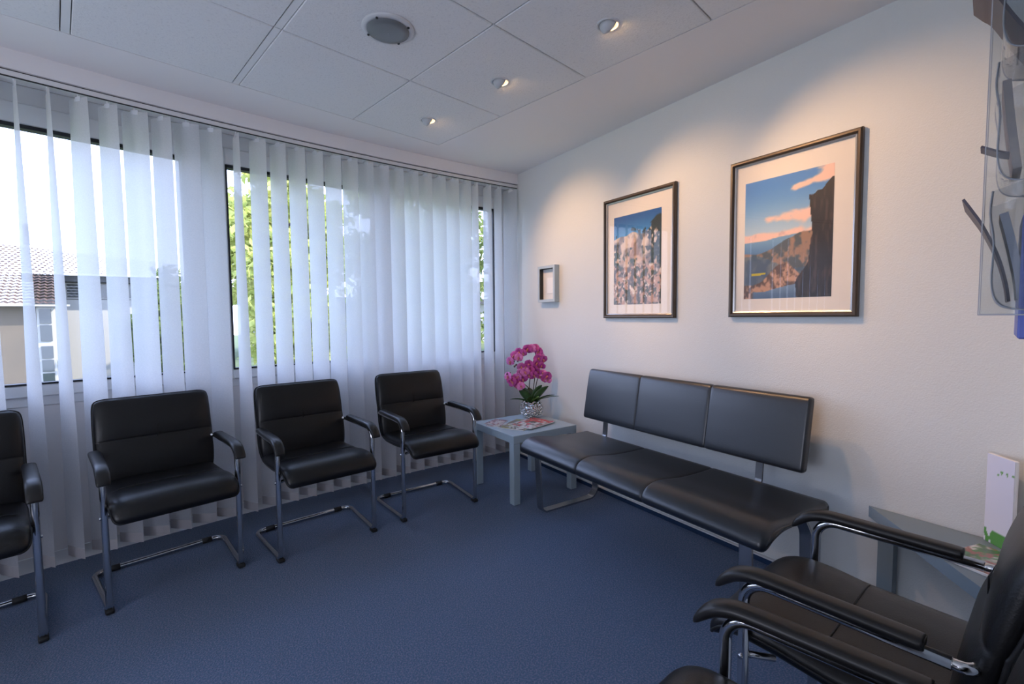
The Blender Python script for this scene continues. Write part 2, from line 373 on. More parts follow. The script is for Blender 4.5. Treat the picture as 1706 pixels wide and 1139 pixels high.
# ------------------------------------------------------------------ windows
def window(name, x0, x1, gl, gr, parent=None):
    a = Vector((x0, yw(x0, .195), 0)); b = Vector((x1, yw(x1, .195), 0)); L = (b - a).length; ang = math.atan2(b.y - a.y, b.x - a.x)
    o_l = (a.x, a.y, 0)
    z0, z1 = 0.80, 2.312; g0, g1 = 0.905, 2.128
    l0 = gl - x0; l1 = L - (x1 - gr)
    f = MB()
    fw_ = .052
    for c, sz in (((fw_ / 2, .035, (z0 + z1) / 2), (fw_, .07, z1 - z0)), ((L - fw_ / 2, .035, (z0 + z1) / 2), (fw_, .07, z1 - z0)),
                  ((L / 2, .035, z0 + .025), (L - 2 * fw_ + .004, .07, .05)), ((L / 2, .035, z1 - .045), (L - 2 * fw_ + .004, .07, .09))):
        f.bbox(c, sz, .004, seg=1)
    fr = f.build(name, m_pvc, None, o_l, (0, 0, ang), kind='structure')
    s = MB(); s0, s1 = z0 + .046, z1 - .086; a0, a1 = fw_ - .006, L - fw_ + .006
    yy, dd = .022, .072
    for c, sz in ((((a0 + l0) / 2, yy, (s0 + s1) / 2), (l0 - a0, dd, s1 - s0)), (((a1 + l1) / 2, yy, (s0 + s1) / 2), (a1 - l1, dd, s1 - s0)),
                  (((l0 + l1) / 2, yy, (s0 + g0) / 2), (l1 - l0 + .004, dd, g0 - s0)), (((l0 + l1) / 2, yy, (s1 + g1) / 2), (l1 - l0 + .004, dd, s1 - g1))):
        s.bbox(c, sz, .006, seg=1)
    s.build('sash', m_pvc, fr)
    k = MB(); t = .009
    for c, sz in (((l0 + t / 2, .012, (g0 + g1) / 2), (t, .05, g1 - g0)), ((l1 - t / 2, .012, (g0 + g1) / 2), (t, .05, g1 - g0)),
                  (((l0 + l1) / 2, .012, g0 + t / 2), (l1 - l0, .05, t)), (((l0 + l1) / 2, .012, g1 - t), (l1 - l0, .05, 2 * t))):
        k.box(c, sz)
    k.build('gasket', m_gasket, fr)
    MB().add([(l0, .03, g0), (l1, .03, g0), (l1, .03, g1), (l0, .03, g1)], [(0, 1, 2, 3)]).build('pane', m_glass, fr)
    return fr
window('window_1', -3.34, -2.225, -3.24, -2.315)
window('window_2', -2.225, -1.115, -2.105, -1.185)
window('window_3', -1.115, -0.035, -1.03, -0.135)
window('window_4', -4.62, -3.34, -4.50, -3.44)

# ------------------------------------------------------------------ vertical blind
BO = 0.03
rail_pts = [-0.004] + [-0.15 * k for k in range(1, 31)]
blind = empty('vertical_blind', (-1.5, yw(-1.5, BO), 2.29), 0, 'white vertical slat blind hanging along the curved window wall', 'blind')
inv = Matrix.Translation(-Vector(blind.location))
def bl(mb): return mb.xf(inv)
r1 = MB()
curve_strip(r1, BO - .022, BO + .022, 2.281, 2.305, rail_pts); bl(r1).build('rail', m_rail, blind)
r2 = MB(); curve_strip(r2, BO - .012, BO + .02, 2.304, 2.313, rail_pts); bl(r2).build('rail_shadow_gap', m_dark, blind)  # dark strip standing in for the shadow between rail and lintel
r3 = MB(); curve_strip(r3, BO - .024, BO - .018, 2.277, 2.282, rail_pts); bl(r3).build('rail_edge', m_dark, blind)
# x position on the rail, angle at top and at bottom (degrees from +x)
SL = [(-2.905, -72, -50), (-2.803, -73, -52), (-2.702, -50, -33), (-2.599, -48, -36), (-2.497, -29, -26), (-2.392, -46, -40), (-2.284, -24, -25), (-2.173, -36, -35), (-2.052, -79, -58), (-1.942, -51, -47), (-1.833, -53, -48), (-1.725, -50, -47), (-1.616, -52, -48), (-1.503, -51, -48), (-1.391, -53, -49), (-1.282, -54, -49), (-1.171, -53, -49), (-1.061, -54, -50), (-0.948, -53, -50), (-0.835, -58, -52), (-0.723, -55, -51), (-0.607, -60, -53), (-0.498, -62, -55), (-0.402, -95, -84), (-0.287, -89, -80), (-0.183, -94, -84), (-0.061, -60, -50)]
x = -3.02
while x > -4.4:
    SL.append((x, -60 + rnd.uniform(-8, 8), -48)); x -= .108
SW = 0.127
for (x, t0, t1) in SL:
    y = yw(x, BO); ztop = 2.262; zb = 0.068; zw = zb + .05
    def ring_at(z):
        k = (ztop - z) / (ztop - zb); t = math.radians(t0 + (t1 - t0) * min(1, k * 1.25))
        ux, uy = math.cos(t), math.sin(t); out = []
        for q in (-1, -.5, 0, .5, 1):
            bow = .006 * (1 - q * q)
            out.append((x + ux * q * SW / 2 - uy * bow * 0 + 0.0, y + uy * q * SW / 2 - bow, z))
        return out
    zs = [ztop - (ztop - zw) * k / 14 for k in range(15)]
    mb = MB(); mb.rings([ring_at(z) for z in zs], closed=False, cap=False)
    s = bl(mb).build('slat', m_slat, blind)
    wt = MB(); A = ring_at(zw); B = ring_at(zb); off = Vector((0, .0012, 0))
    ra = [Vector(p) - off for p in A] + [Vector(p) + off for p in reversed(A)]; rb = [Vector(p) - off for p in B] + [Vector(p) + off for p in reversed(B)]
    wt.rings([ra, rb], smooth=False); bl(wt).build('weight_plate', m_weight, s)
    hg = MB(); t = math.radians(t0); rot = Matrix.Rotation(t, 3, 'Z')
    hg.box((x, y - .005, ztop - .004), (.034, .0035, .022), rot); hg.box((x, y, ztop + .013), (.006, .006, .02)); bl(hg).build('hanger', m_clip, s)

# ------------------------------------------------------------------ armchairs
def sring(c, ax, an, a, b, p=5.0, n=28):
    out = []
    for k in range(n):
        th = 2 * PI * k / n; cc, ss = math.cos(th), math.sin(th)
        out.append(Vector(c) + ax * (a * math.copysign(abs(cc) ** (2 / p), cc)) + an * (b * math.copysign(abs(ss) ** (2 / 2.6), ss)))
    return out
def path_loft(mb, path, n=28, p=6.0):
    """path: list of (y, z, half_width, half_thick)"""
    R = []
    for i, (y, z, a, b) in enumerate(path):
        q = path[min(i + 1, len(path) - 1)]; w = path[max(i - 1, 0)]
        t = Vector((0, q[0] - w[0], q[1] - w[1])).normalized(); nn = Vector((1, 0, 0)).cross(t)
        R.append(sring((0, y, z), Vector((1, 0, 0)), nn, a, b, p, n))
    mb.rings(R)
def dense(keys, m=6):
    """smooth (Catmull-Rom) resampling of tuples"""
    K = [np.array(k, float) for k in keys]; out = []
    for i in range(len(K) - 1):
        p0, p1, p2, p3 = K[max(i - 1, 0)], K[i], K[i + 1], K[min(i + 2, len(K) - 1)]
        for s in range(m):
            t = s / m
            out.append(0.5 * ((2 * p1) + (-p0 + p2) * t + (2 * p0 - 5 * p1 + 4 * p2 - p3) * t * t + (-p0 + 3 * p1 - 3 * p2 + p3) * t ** 3))
    out.append(K[-1]); return [tuple(o) for o in out]
PW = 0.245    # half distance between the front posts
def make_armchair():
    root = empty('armchair')
    f = MB(); r = .0125; w = PW
    f.tube(fillet([(-w, .36, .592), (-w, 0, .592), (-w, 0, .015), (-w - .024, .42, .015), (w + .024, .42, .015), (w, 0, .015), (w, 0, .592), (w, .36, .592)], [0, .055, .03, .05, .05, .03, .055, 0], 8), r, 14)
    for sx in (-1, 1):   # tube end turning in to the backrest
        f.tube(fillet([(sx * w, .35, .592), (sx * w, .385, .592), (sx * (w - .05), .40, .592)], .02, 4), .0105, 10)
    frame = f.build('frame', m_chrome, root)
    for sx in (-1, 1):
        MB().tube([(sx * (w - .03), .42, .015), (sx * (w - .075), .42, .015)], .0142, 12).build('collar', m_rubber, frame)
        b = MB(); b.bbox((sx * w, .012, .0105), (.03, .05, .017), .005); b.build('glide', m_rubber, frame)
        b = MB(); b.tube([(sx * (w + .0115), 0, .405), (sx * (w + .016), 0, .405)], .006, 10); b.build('bolt', m_chrome, frame)
        sb = MB(); sb.tube([(sx * (w - .002), 0.0, .405), (sx * .19, .05, .395)], .008, 8); sb.build('seat_bracket', m_chrome, frame)
        pad = MB(); pts = dense([(.322, .609, .016, .008), (.318, .609, .0225, .0125), (.26, .609, .0235, .0135), (.14, .609, .0235, .0138), (.05, .609, .024, .0142), (.012, .605, .0245, .0148),
                                 (-.018, .594, .0245, .0145), (-.040, .577, .024, .0125), (-.055, .560, .023, .0085), (-.060, .553, .020, .003)], 4)
        path_loft(pad, pts, 18, 3.2)
        pad.v = [(vx + sx * w, vy, vz) for vx, vy, vz in pad.v]
        pad.build('arm_pad', m_arm, root)
    # seat
    st = MB()
    SWD = .232
    key = [(.435, .455, .17, .008), (.425, .447, .208, .024), (.40, .437, .224, .033), (.33, .430, SWD, .036), (.20, .433, SWD, .038), (.135, .438, SWD, .036), (.05, .447, SWD, .039),
           (-.02, .447, SWD, .038), (-.06, .434, .230, .034), (-.085, .411, .224, .024), (-.094, .396, .208, .010), (-.096, .392, .17, .004)]
    path = dense(key, 5); path_loft(st, path)
    seat = st.build('seat', m_leather, root)
    cr = MB()
    loop = []
    side = [q for q in path if q[2] > .2]
    P = [(q[2] * 1.0, q[0], q[1] - .0 * q[3]) for q in side]
    cr.tube([(-a, y, z) for a, y, z in P] + [(a, y, z) for a, y, z in reversed(P)], .0042, 8, loop=True); cr.build('piping', m_pipe, seat)
    sm = MB(); sm.tube([(xx, .145, .4375 + .0365 * (1 - abs(xx / SWD) ** 9 * .9)) for xx in np.linspace(-SWD + .012, SWD - .012, 21)], .0026, 6); sm.build('seam', m_pipe, seat)
    # backrest with a lumbar roll below the stitched seam and a head pad above
    bk = MB(); BWD = .238
    key = [(.372, .415, .18, .006), (.372, .424, .218, .020), (.376, .455, .232, .031), (.388, .52, BWD, .037), (.400, .58, BWD, .036), (.410, .618, BWD, .029), (.4135, .630, BWD, .0255), (.417, .642, BWD, .029),
           (.428, .69, BWD, .035), (.442, .75, .237, .033), (.455, .795, .234, .026), (.4615, .818, .225, .017), (.464, .828, .200, .006)]
    bpath = dense(key, 5); path_loft(bk, bpath)
    back = bk.build('backrest', m_leather, root)
    side = [q for q in bpath if q[2] > .2]
    def shift(q): return (q[2] * 1.0, q[0] + q[3] * .55, q[1])
    P = [shift(q) for q in side]
    pp = MB(); pp.tube([(-a, y, z) for a, y, z in P] + [(-.19, .467, .8285), (.19, .467, .8285)] + [(a, y, z) for a, y, z in reversed(P)], .0046, 8); pp.build('piping', m_pipe, back)
    sm = MB(); sm.tube([(xx, .4125 - .0255 * (1 - abs(xx / BWD) ** 8), .630) for xx in np.linspace(-BWD + .004, BWD - .004, 21)], .0024, 6)
    sm.tube([(0, .4135 - .0285, .633), (0, .4195 - .035, .67), (0, .428 - .0335, .70)], [.0022, .0018, .0004], 6)
    sm.build('seam', m_pipe, back)
    return root
ac = make_armchair()
spots = [(-3.035, -0.955, 14.5, 'black leather armchair cut off by the left picture edge, leftmost in the window row'),
         (-2.376, -0.766, 12.4, 'large black leather armchair standing before the left window pane with the house view'),
         (-1.727, -0.740, 7.7, 'middle black leather armchair in front of the window showing trees'),
         (-1.052, -0.667, 2.4, 'black leather armchair standing right beside the small corner table with the orchid'),
         (-0.955, -2.672, 186.65, 'black leather armchair seen from the side nearest the end of the bench'),
         (-1.595, -2.800, 191.5, 'nearest black leather armchair, cropped by the bottom edge, between camera and second side chair')]
for i, (x, y, a, lab) in enumerate(spots):
    o = ac if i == 0 else copy_tree(ac)
    o.location = (x, y, 0); o.rotation_euler = (0, 0, math.radians(a))
    tag(o, lab, 'chair', 'black cantilever armchairs')

# ------------------------------------------------------------------ bench
bench = empty('bench', (-0.42, -1.73, 0), 0, 'long black leather bench with three-part backrest against the picture wall', 'bench')
BI = Matrix.Translation((0.42, 1.73, 0))
def inset(poly, d):
    n = len(poly); out = []
    A = sum(poly[i][0] * poly[(i + 1) % n][1] - poly[(i + 1) % n][0] * poly[i][1] for i in range(n)); sg = 1 if A > 0 else -1
    for i in range(n):
        p = Vector(poly[i - 1]); q = Vector(poly[i]); r = Vector(poly[(i + 1) % n])
        t = (r - p).normalized(); nn = Vector((-t.y, t.x)) * sg
        out.append(tuple(q + nn * d))
    return out
def seam_stations(ys, seams, rad=.022):
    y0, y1 = ys; s = 1 if y1 > y0 else -1
    st = [(y0 + s * rad * (1 - math.cos(a)), rad * (1 - math.sin(a)) + .0005) for a in np.linspace(0, PI / 2, 6)]
    for q in seams:
        for d, i in ((-.02, 0), (-.01, .0008), (-.005, .0018), (-.0015, .0034), (0, .0038), (.0015, .0034), (.005, .0018), (.01, .0008), (.02, 0)): st.append((q + s * d, i))
    st += [(y1 - s * rad * (1 - math.cos(a)), rad * (1 - math.sin(a)) + .0005) for a in np.linspace(PI / 2, 0, 6)]
    return st
def profile_loft(mb, prof, stations, slope=0.0):
    R = []
    for y, d in stations: R.append([(p[0], y + slope * p[0], p[1]) for p in inset(prof, d)])
    mb.rings(R)
prof = dense([(-.17, .455), (-.30, .458), (-.44, .468), (-.56, .486), (-.632, .492), (-.686, .480), (-.718, .452), (-.722, .424), (-.702, .408), (-.672, .412), (-.63, .427), (-.55, .436), (-.40, .424), (-.19, .408), (-.158, .418), (-.154, .440), (-.17, .455)], 4)[:-1]
sb = MB(); profile_loft(sb, prof, seam_stations((-1.000, -2.448), (-1.500, -1.925), .024), 0.06)
bs = sb.xf(BI).build('seat', m_bleather, bench)
pb = dense([(-.128, .86), (-.142, .845), (-.158, .78), (-.172, .70), (-.186, .62), (-.195, .565), (-.188, .548), (-.165, .545), (-.150, .556), (-.136, .62), (-.122, .70), (-.108, .78), (-.098, .845), (-.108, .860), (-.128, .86)], 3)[:-1]
bb = MB(); profile_loft(bb, pb, seam_stations((-1.018, -2.366), (-1.452, -1.905), .014))
bk_ = bb.xf(BI).build('backrest', m_bleather, bench)
for nm, part, pr, ys, seams in (('seat', bs, prof, .06, (-1.500, -1.925)), ('back', bk_, pb, None, (-1.452, -1.905))):
    for q in seams:
        sm = MB(); sm.tube([(p[0], q + (ys or 0) * p[0], p[1]) for p in inset(pr, .0040)], .0019, 6, loop=True); sm.xf(BI).build('seam', m_pipe, part)
for yq in (-1.03, -2.345):
    lg = MB(); path = fillet([(-.575, yq, .412), (-.555, yq, .006), (-.09, yq, .006), (-.105, yq, .27), (-.21, yq, .414)], [0, .04, .07, .08, 0], 7)
    R = []
    for i, p in enumerate(path):
        t = (path[min(i + 1, len(path) - 1)] - path[max(i - 1, 0)]).normalized(); nn = t.cross(Vector((0, 1, 0)))
        R.append([p + Vector((0, a * .025, 0)) + nn * (b * .0055) for a, b in ((-1, -1), (1, -1), (1, 1), (-1, 1))])
    lg.rings(R, smooth=False); sharp(lg.xf(BI).build('leg', m_steel, bench), 30)
for yq in (-1.185, -2.165):
    lg = MB(); path = [Vector((-.25, yq, .412)), Vector((-.185, yq, .414)), Vector((-.160, yq, .46)), Vector((-.150, yq, .57)), Vector((-.128, yq, .70))]
    path = fillet(path, .04, 4); R = []
    for i, p in enumerate(path):
        t = (path[min(i + 1, len(path) - 1)] - path[max(i - 1, 0)]).normalized(); nn = t.cross(Vector((0, 1, 0)))
        R.append([p + Vector((0, a * .016, 0)) + nn * (b * .005) for a, b in ((-1, -1), (1, -1), (1, 1), (-1, 1))])
    lg.rings(R, smooth=False); lg.xf(BI).build('back_support', m_steeld, bench)

# ------------------------------------------------------------------ side tables
def make_table(name, cx, cy, rz, sx, sy, label):
    t = empty(name, (cx, cy, 0), rz, label, 'table', 'low square side tables')
    MB().bbox((0, 0, .425), (sx, sy, .05), .0025, seg=1).build('tabletop', m_lack, t)
    for a in (-1, 1):
        for b in (-1, 1):
            MB().bbox((a * (sx / 2 - .0255), b * (sy / 2 - .0255), .20), (.05, .05, .40), .002, seg=1).build('leg', m_lack, t)
    return t
make_table('side_table', -0.371, -0.594, math.radians(1.0), .535, .515, 'low grey-blue side table in the corner with the orchid and magazines on it')
ZT2 = 0.43
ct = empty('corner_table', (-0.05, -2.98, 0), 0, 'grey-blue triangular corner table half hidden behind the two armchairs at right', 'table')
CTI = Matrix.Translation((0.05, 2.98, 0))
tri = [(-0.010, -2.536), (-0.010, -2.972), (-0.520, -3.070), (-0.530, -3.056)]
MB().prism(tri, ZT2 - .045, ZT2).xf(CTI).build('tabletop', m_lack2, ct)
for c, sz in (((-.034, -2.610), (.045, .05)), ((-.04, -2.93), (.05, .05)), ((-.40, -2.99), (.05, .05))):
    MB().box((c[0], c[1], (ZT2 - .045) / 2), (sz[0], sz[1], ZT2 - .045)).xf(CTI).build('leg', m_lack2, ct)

# ------------------------------------------------------------------ pictures and prints
rng = np.random.default_rng(3)
def fbm(X, Y, sc, oct=5, seed=0):
    r = np.random.default_rng(seed); out = np.zeros_like(X); amp = 1; tot = 0
    for o in range(oct):
        n = 64; g = r.random((n, n)); x = (X * sc) % n; y = (Y * sc) % n
        xi = x.astype(int); yi = y.astype(int); fx = x - xi; fy = y - yi; fx = fx * fx * (3 - 2 * fx); fy = fy * fy * (3 - 2 * fy)
        a = g[xi % n, yi % n]; b = g[(xi + 1) % n, yi % n]; c = g[xi % n, (yi + 1) % n]; d = g[(xi + 1) % n, (yi + 1) % n]
        out += amp * ((a * (1 - fx) + b * fx) * (1 - fy) + (c * (1 - fx) + d * fx) * fy); tot += amp; amp *= .5; sc *= 2.03
    return out / tot
def lerp(a, b, t): return np.array(a)[None, None] * (1 - t[..., None]) + np.array(b)[None, None] * t[..., None]
def over(img, col, m):
    m = np.clip(m, 0, 1)[..., None]; return img * (1 - m) + (np.array(col) if np.ndim(col) == 1 else col) * m
def lin(c): return np.where(c <= .04045, c / 12.92, ((c + .055) / 1.055) ** 2.4)
def s01(x, a, b): t = np.clip((x - a) / (b - a), 0, 1); return t * t * (3 - 2 * t)
def fjord(U, V):        # cliff over a fjord under a cloudy blue sky; U right, V up, sRGB
    img = lerp((.72, .80, .84), (.22, .50, .78), s01(V, .45, 1.0))
    cl = fbm(U * 1.2 + 3, V * 2.6, 3.2, 6, 5)
    band = np.exp(-((V - .665) / .055) ** 2) * s01(U, .05, .3) + np.exp(-((V - .52) / .045) ** 2) * 1.0 + np.exp(-((V - .90 - .10 * (U - .75)) / .035) ** 2) * s01(U, .48, .62)
    img = over(img, (.93, .77, .70), s01(cl + band * .40, .58, .80))
    img = over(img, (.70, .60, .62), s01(fbm(U, V, 9, 4, 8) + band * .3, .95, 1.1) * .5)
    h1 = .475 + .03 * fbm(U, U * 0, 4, 4, 2) + .03 * U
    img = over(img, lerp((.32, .47, .62), (.44, .60, .72), s01(V, .35, .5)), s01(h1 - V, -.002, .004))
    h2 = .36 + .14 * s01(U, .15, .75) + .05 * fbm(U, U * 0, 6, 5, 4)
    tex = fbm(U * 1.3, V * 1.6, 12, 6, 9)
    land = lerp((.30, .33, .34), (.60, .47, .38), s01(tex, .38, .62))
    img = over(img, land, s01(h2 - V, -.002, .004))
    h25 = .34 + .05 * fbm(U + 3, U * 0, 5, 4, 24) - .12 * s01(U, .1, .6)
    img = over(img, lerp((.26, .34, .40), (.42, .44, .44), s01(tex, .40, .62)), s01(h25 - V, -.002, .004))
    img = over(img, (.30, .36, .44), s01(.34 - V, 0, .02) * s01(.36 - U, 0, .1) * .55)
    tex2 = fbm(U * 1.3 + 7, V * 1.3, 20, 5, 19)
    land2 = lerp((.36, .28, .24), (.74, .57, .46), s01(tex2, .36, .62))
    h3 = .10 + .17 * np.exp(-((U - .48) / .20) ** 2) + .03 * fbm(U, U * 0, 9, 4, 14)
    img = over(img, land2, s01(h3 - V, -.002, .004))
    img = over(img, (.74, .68, .16), (np.abs(V - .205 - .02 * U) < .008) & (U > .10) & (U < .27))
    wl = .055 + .055 * s01(U, .2, .65) + .008 * fbm(U, U * 0, 8, 3, 3)
    img = over(img, lerp((.30, .40, .52), (.42, .52, .62), s01(V, 0, .1)), s01(wl - V, 0, .004) * s01(U, .09 - .0, .14))
    edge = .765 - .02 * np.sin(V * 9) - .13 * s01(.30 - V, 0, .2) + .02 * (fbm(V, V * 0, 14, 4, 6) - .5) + .0
    top = .80 + .085 * s01(U, .86, 1.0) + .02 * (U > .79) * s01(U, .79, .84) + .008 * (fbm(U, U * 0, 30, 3, 2) - .5)
    rock = lerp((.10, .075, .07), (.26, .19, .17), s01(fbm(U * 3, V * .8, 14, 5, 12), .40, .75))
    img = over(img, rock, (U > edge) & (V < top))
    return img
def scree(U, V):        # rocky slope with bushes under a deep blue sky
    img = lerp((.20, .50, .72), (.05, .33, .58), s01(V, .75, 1.0))
    ridge = .80 - .10 * np.abs(U - .42) ** .8 + .16 * s01(U, .6, 1.0) + .03 * (fbm(U, U * 0, 7, 4, 3) - .5)
    t = fbm(U * 1.5, V * 1.5, 7, 6, 4)
    rock = lerp((.42, .37, .33), (.80, .72, .64), s01(t, .35, .65))
    img = over(img, rock, s01(ridge - V, -.003, .006))
    pk = (V < .76 - 1.6 * np.abs(U - .45)) | (V < .5)
    img = over(img, lerp((.52, .41, .33), (.74, .60, .49), s01(t, .38, .6)), pk * 1.0 * s01(V, .42, .52))
    tr = fbm(U * 2, V * 2, 9, 5, 21)
    img = over(img, (.10, .16, .13), s01(tr + .28 * s01(U, .55, .95) - .1 * (V < .2), .62, .72) * s01(ridge + .06 - V, 0, .03) * s01(V, .22, .32))
    img = over(img, (.20, .26, .17), s01(tr + .24 * s01(.35 - U, 0, .3), .60, .70) * (V > .34) * (V < .60))
    low = fbm(U * 1.6, V * 2.0, 9, 6, 31)
    c = lerp((.30, .27, .25), (.72, .56, .46), s01(low, .34, .60)); c = over(c, (.86, .80, .74), s01(fbm(U * 2, V * 2, 12, 4, 33), .60, .72)); c = over(c, (.24, .25, .15), s01(fbm(U * 2, V * 3, 9, 5, 37), .56, .64))
    img = over(img, c, s01(.44 + .08 * (fbm(U, U * 0, 6, 4, 41) - .5) - V, -.01, .02))
    return img
def print_mesh(name, fn, w, h, nu, nv, material, parent, origin, uax, vax, thick=None):
    us = np.linspace(0, 1, nu); vs = np.linspace(0, 1, nv); U, V = np.meshgrid(us, vs, indexing='ij')
    c = np.clip(fn(U, V), 0, 1); c = lin(c)
    o = Vector(origin); P = [tuple(o + uax * (w * a) + vax * (h * b)) for a in us for b in vs]
    f = [(i * nv + j, (i + 1) * nv + j, (i + 1) * nv + j + 1, i * nv + j + 1) for i in range(nu - 1) for j in range(nv - 1)]
    me = bpy.data.meshes.new(name); me.from_pydata(P, [], f); me.materials.append(material)
    at = me.color_attributes.new('print', 'FLOAT_COLOR', 'POINT')
    buf = np.ones((nu * nv, 4), np.float32); buf[:, :3] = c.reshape(-1, 3); at.data.foreach_set('color', buf.ravel())
    return link(name, me, parent)
def framed(name, ya, yb, za, zb, fn, mleft, mtop, mright, mbot, label):
    """ya: edge near the corner, yb: edge towards the camera"""
    w = ya - yb; h = zb - za
    root = empty(name, (0, (ya + yb) / 2, (za + zb) / 2), 0, label, 'picture', 'framed photographs on the right wall')
    L = lambda u, v, d: (-d, w / 2 - u, v - h / 2)      # u to the right in the picture, v up
    fr = MB(); t = .022
    pr = [(0, .002), (0, .020), (.006, .026), (.014, .026), (t - .002, .016), (t, .002)]
    R = []
    for cu, cv, su, sv in ((0, 0, 1, 1), (w, 0, -1, 1), (w, h, -1, -1), (0, h, 1, -1)):
        R.append([L(cu + su * a, cv + sv * a, d) for a, d in pr])
    fr.rings(R, loop=True, smooth=False); fo = fr.build('frame', m_bronze, root)
    lp = MB(); R = []
    for cu, cv, su, sv in ((0, 0, 1, 1), (w, 0, -1, 1), (w, h, -1, -1), (0, h, 1, -1)):
        R.append([L(cu + su * a, cv + sv * a, d) for a, d in ((t - .001, .016), (t + .006, .013), (t + .006, .004), (t - .001, .004))])
    lp.rings(R, loop=True, smooth=False); lp.build('inner_lip', m_silverlip, fo)
    MB().box((-.004, 0, 0), (.004, w - .03, h - .03)).build('mount', m_mat, root)
    o = L(mleft, mbot, .0068)
    print_mesh('photo', fn, w - mleft - mright, h - mtop - mbot, 110, 150, m_print, root, o, Vector((0, -1, 0)), Vector((0, 0, 1)))
    g = MB(); g.add([L(t, t, .011), L(w - t, t, .011), L(w - t, h - t, .011), L(t, h - t, .011)], [(0, 1, 2, 3)]); g.build('glass', m_pglass, root)
    return root
framed('framed_picture', -1.027, -1.590, 1.193, 1.955, scree, .082, .120, .105, .085, 'smaller-looking framed photo of a rocky slope, between the box frame and the cliff photo')
framed('framed_picture', -1.916, -2.477, 1.198, 1.956, fjord, .072, .112, .102, .087, 'framed photo of a dark cliff above a fjord, right above the bench end')
# small box frame
bx = empty('box_frame', (0, -0.434, 1.455), 0, 'small deep grey-blue box frame holding a white paper tag near the corner', 'picture frame')
w, h, d, t = .212, .278, .045, .021
for c, sz in (((-d / 2, w / 2 - t / 2, 0), (d, t, h)), ((-d / 2, -w / 2 + t / 2, 0), (d, t, h)), ((-d / 2, 0, h / 2 - t / 2), (d, w - 2 * t, t)), ((-d / 2, 0, -h / 2 + t / 2), (d, w - 2 * t, t))):
    MB().bbox(c, sz, .0012, seg=1).build('frame_bar', m_bluebox, bx)
for c, sz in (((-d / 2 + .002, w / 2 - t - .0015, 0), (d - .008, .003, h - 2 * t)), ((-d / 2 + .002, -w / 2 + t + .0015, 0), (d - .008, .003, h - 2 * t)), ((-d / 2 + .002, 0, h / 2 - t - .0015), (d - .008, w - 2 * t, .003))):
    MB().box(c, sz).build('lining', m_dark, bx)
MB().box((-.004, 0, 0), (.006, w - 2 * t, h - 2 * t)).build('backing', m_paper, bx)
MB().box((-.010, -.01, -.012), (.004, .075, .12), Matrix.Rotation(.03, 3, 'X')).build('paper_tag', mat('tag_paper', (.88, .86, .84), .7), bx)

# ------------------------------------------------------------------ things on the corner table
def mag_print(seed, base, acc, acc2):
    def fn(U, V):
        a = fbm(U + seed, V, 3, 4, seed); b = fbm(U, V + seed, 7, 3, seed + 1)
        img = lerp(base, (.85, .82, .80), s01(a, .40, .6))
        img = over(img, acc, s01(b, .54, .60)); img = over(img, acc2, s01(fbm(U, V, 11, 3, seed + 2), .60, .66))
        img = over(img, acc, (V > .82) * 1.0 * (fbm(U, V, 25, 2, seed) > .35))
        return img
    return fn
def magazine(name, c, w, h, rz, th, fn, label, cat='magazine', group=None, tilt=0):
    root = empty(name, c, rz, label, cat, group)
    root.rotation_euler = (tilt, 0, rz)
    MB().bbox((0, 0, th / 2), (w, h, th), min(.0012, th * .3), seg=1).build('pages', m_paper, root)
    print_mesh('cover', fn, w - .002, h - .002, 40, 54, m_cover, root, (-w / 2 + .001, -h / 2 + .001, th + .0004), Vector((1, 0, 0)), Vector((0, 1, 0)))
    return root
ZT = .4502
magazine('magazine', (-0.425, -0.625, ZT), .205, .285, math.radians(-62), .005, mag_print(3, (.50, .45, .38), (.62, .60, .38), (.30, .28, .27)), 'lower grey-green magazine lying under the red one on the corner table', group='magazines on the corner table')
magazine('magazine', (-0.345, -0.655, ZT + .0058), .205, .275, math.radians(-75), .006, mag_print(8, (.70, .50, .46), (.78, .16, .18), (.36, .30, .26)), 'red and pink magazine on top of the other one before the silver pot', group='magazines on the corner table')
magazine('leaflet', (-0.545, -0.50, ZT), .105, .165, math.radians(-50), .0025, mag_print(14, (.74, .60, .60), (.62, .30, .33), (.86, .80, .80)), 'lower pale pink leaflet on the left side of the corner table', 'leaflet', 'pink leaflets on the corner table')
magazine('leaflet', (-0.525, -0.465, ZT + .0032), .105, .165, math.radians(-63), .0025, mag_print(17, (.84, .74, .74), (.60, .32, .36), (.88, .84, .84)), 'upper pale pink leaflet, fanned over the other at the chair side', 'leaflet', 'pink leaflets on the corner table')

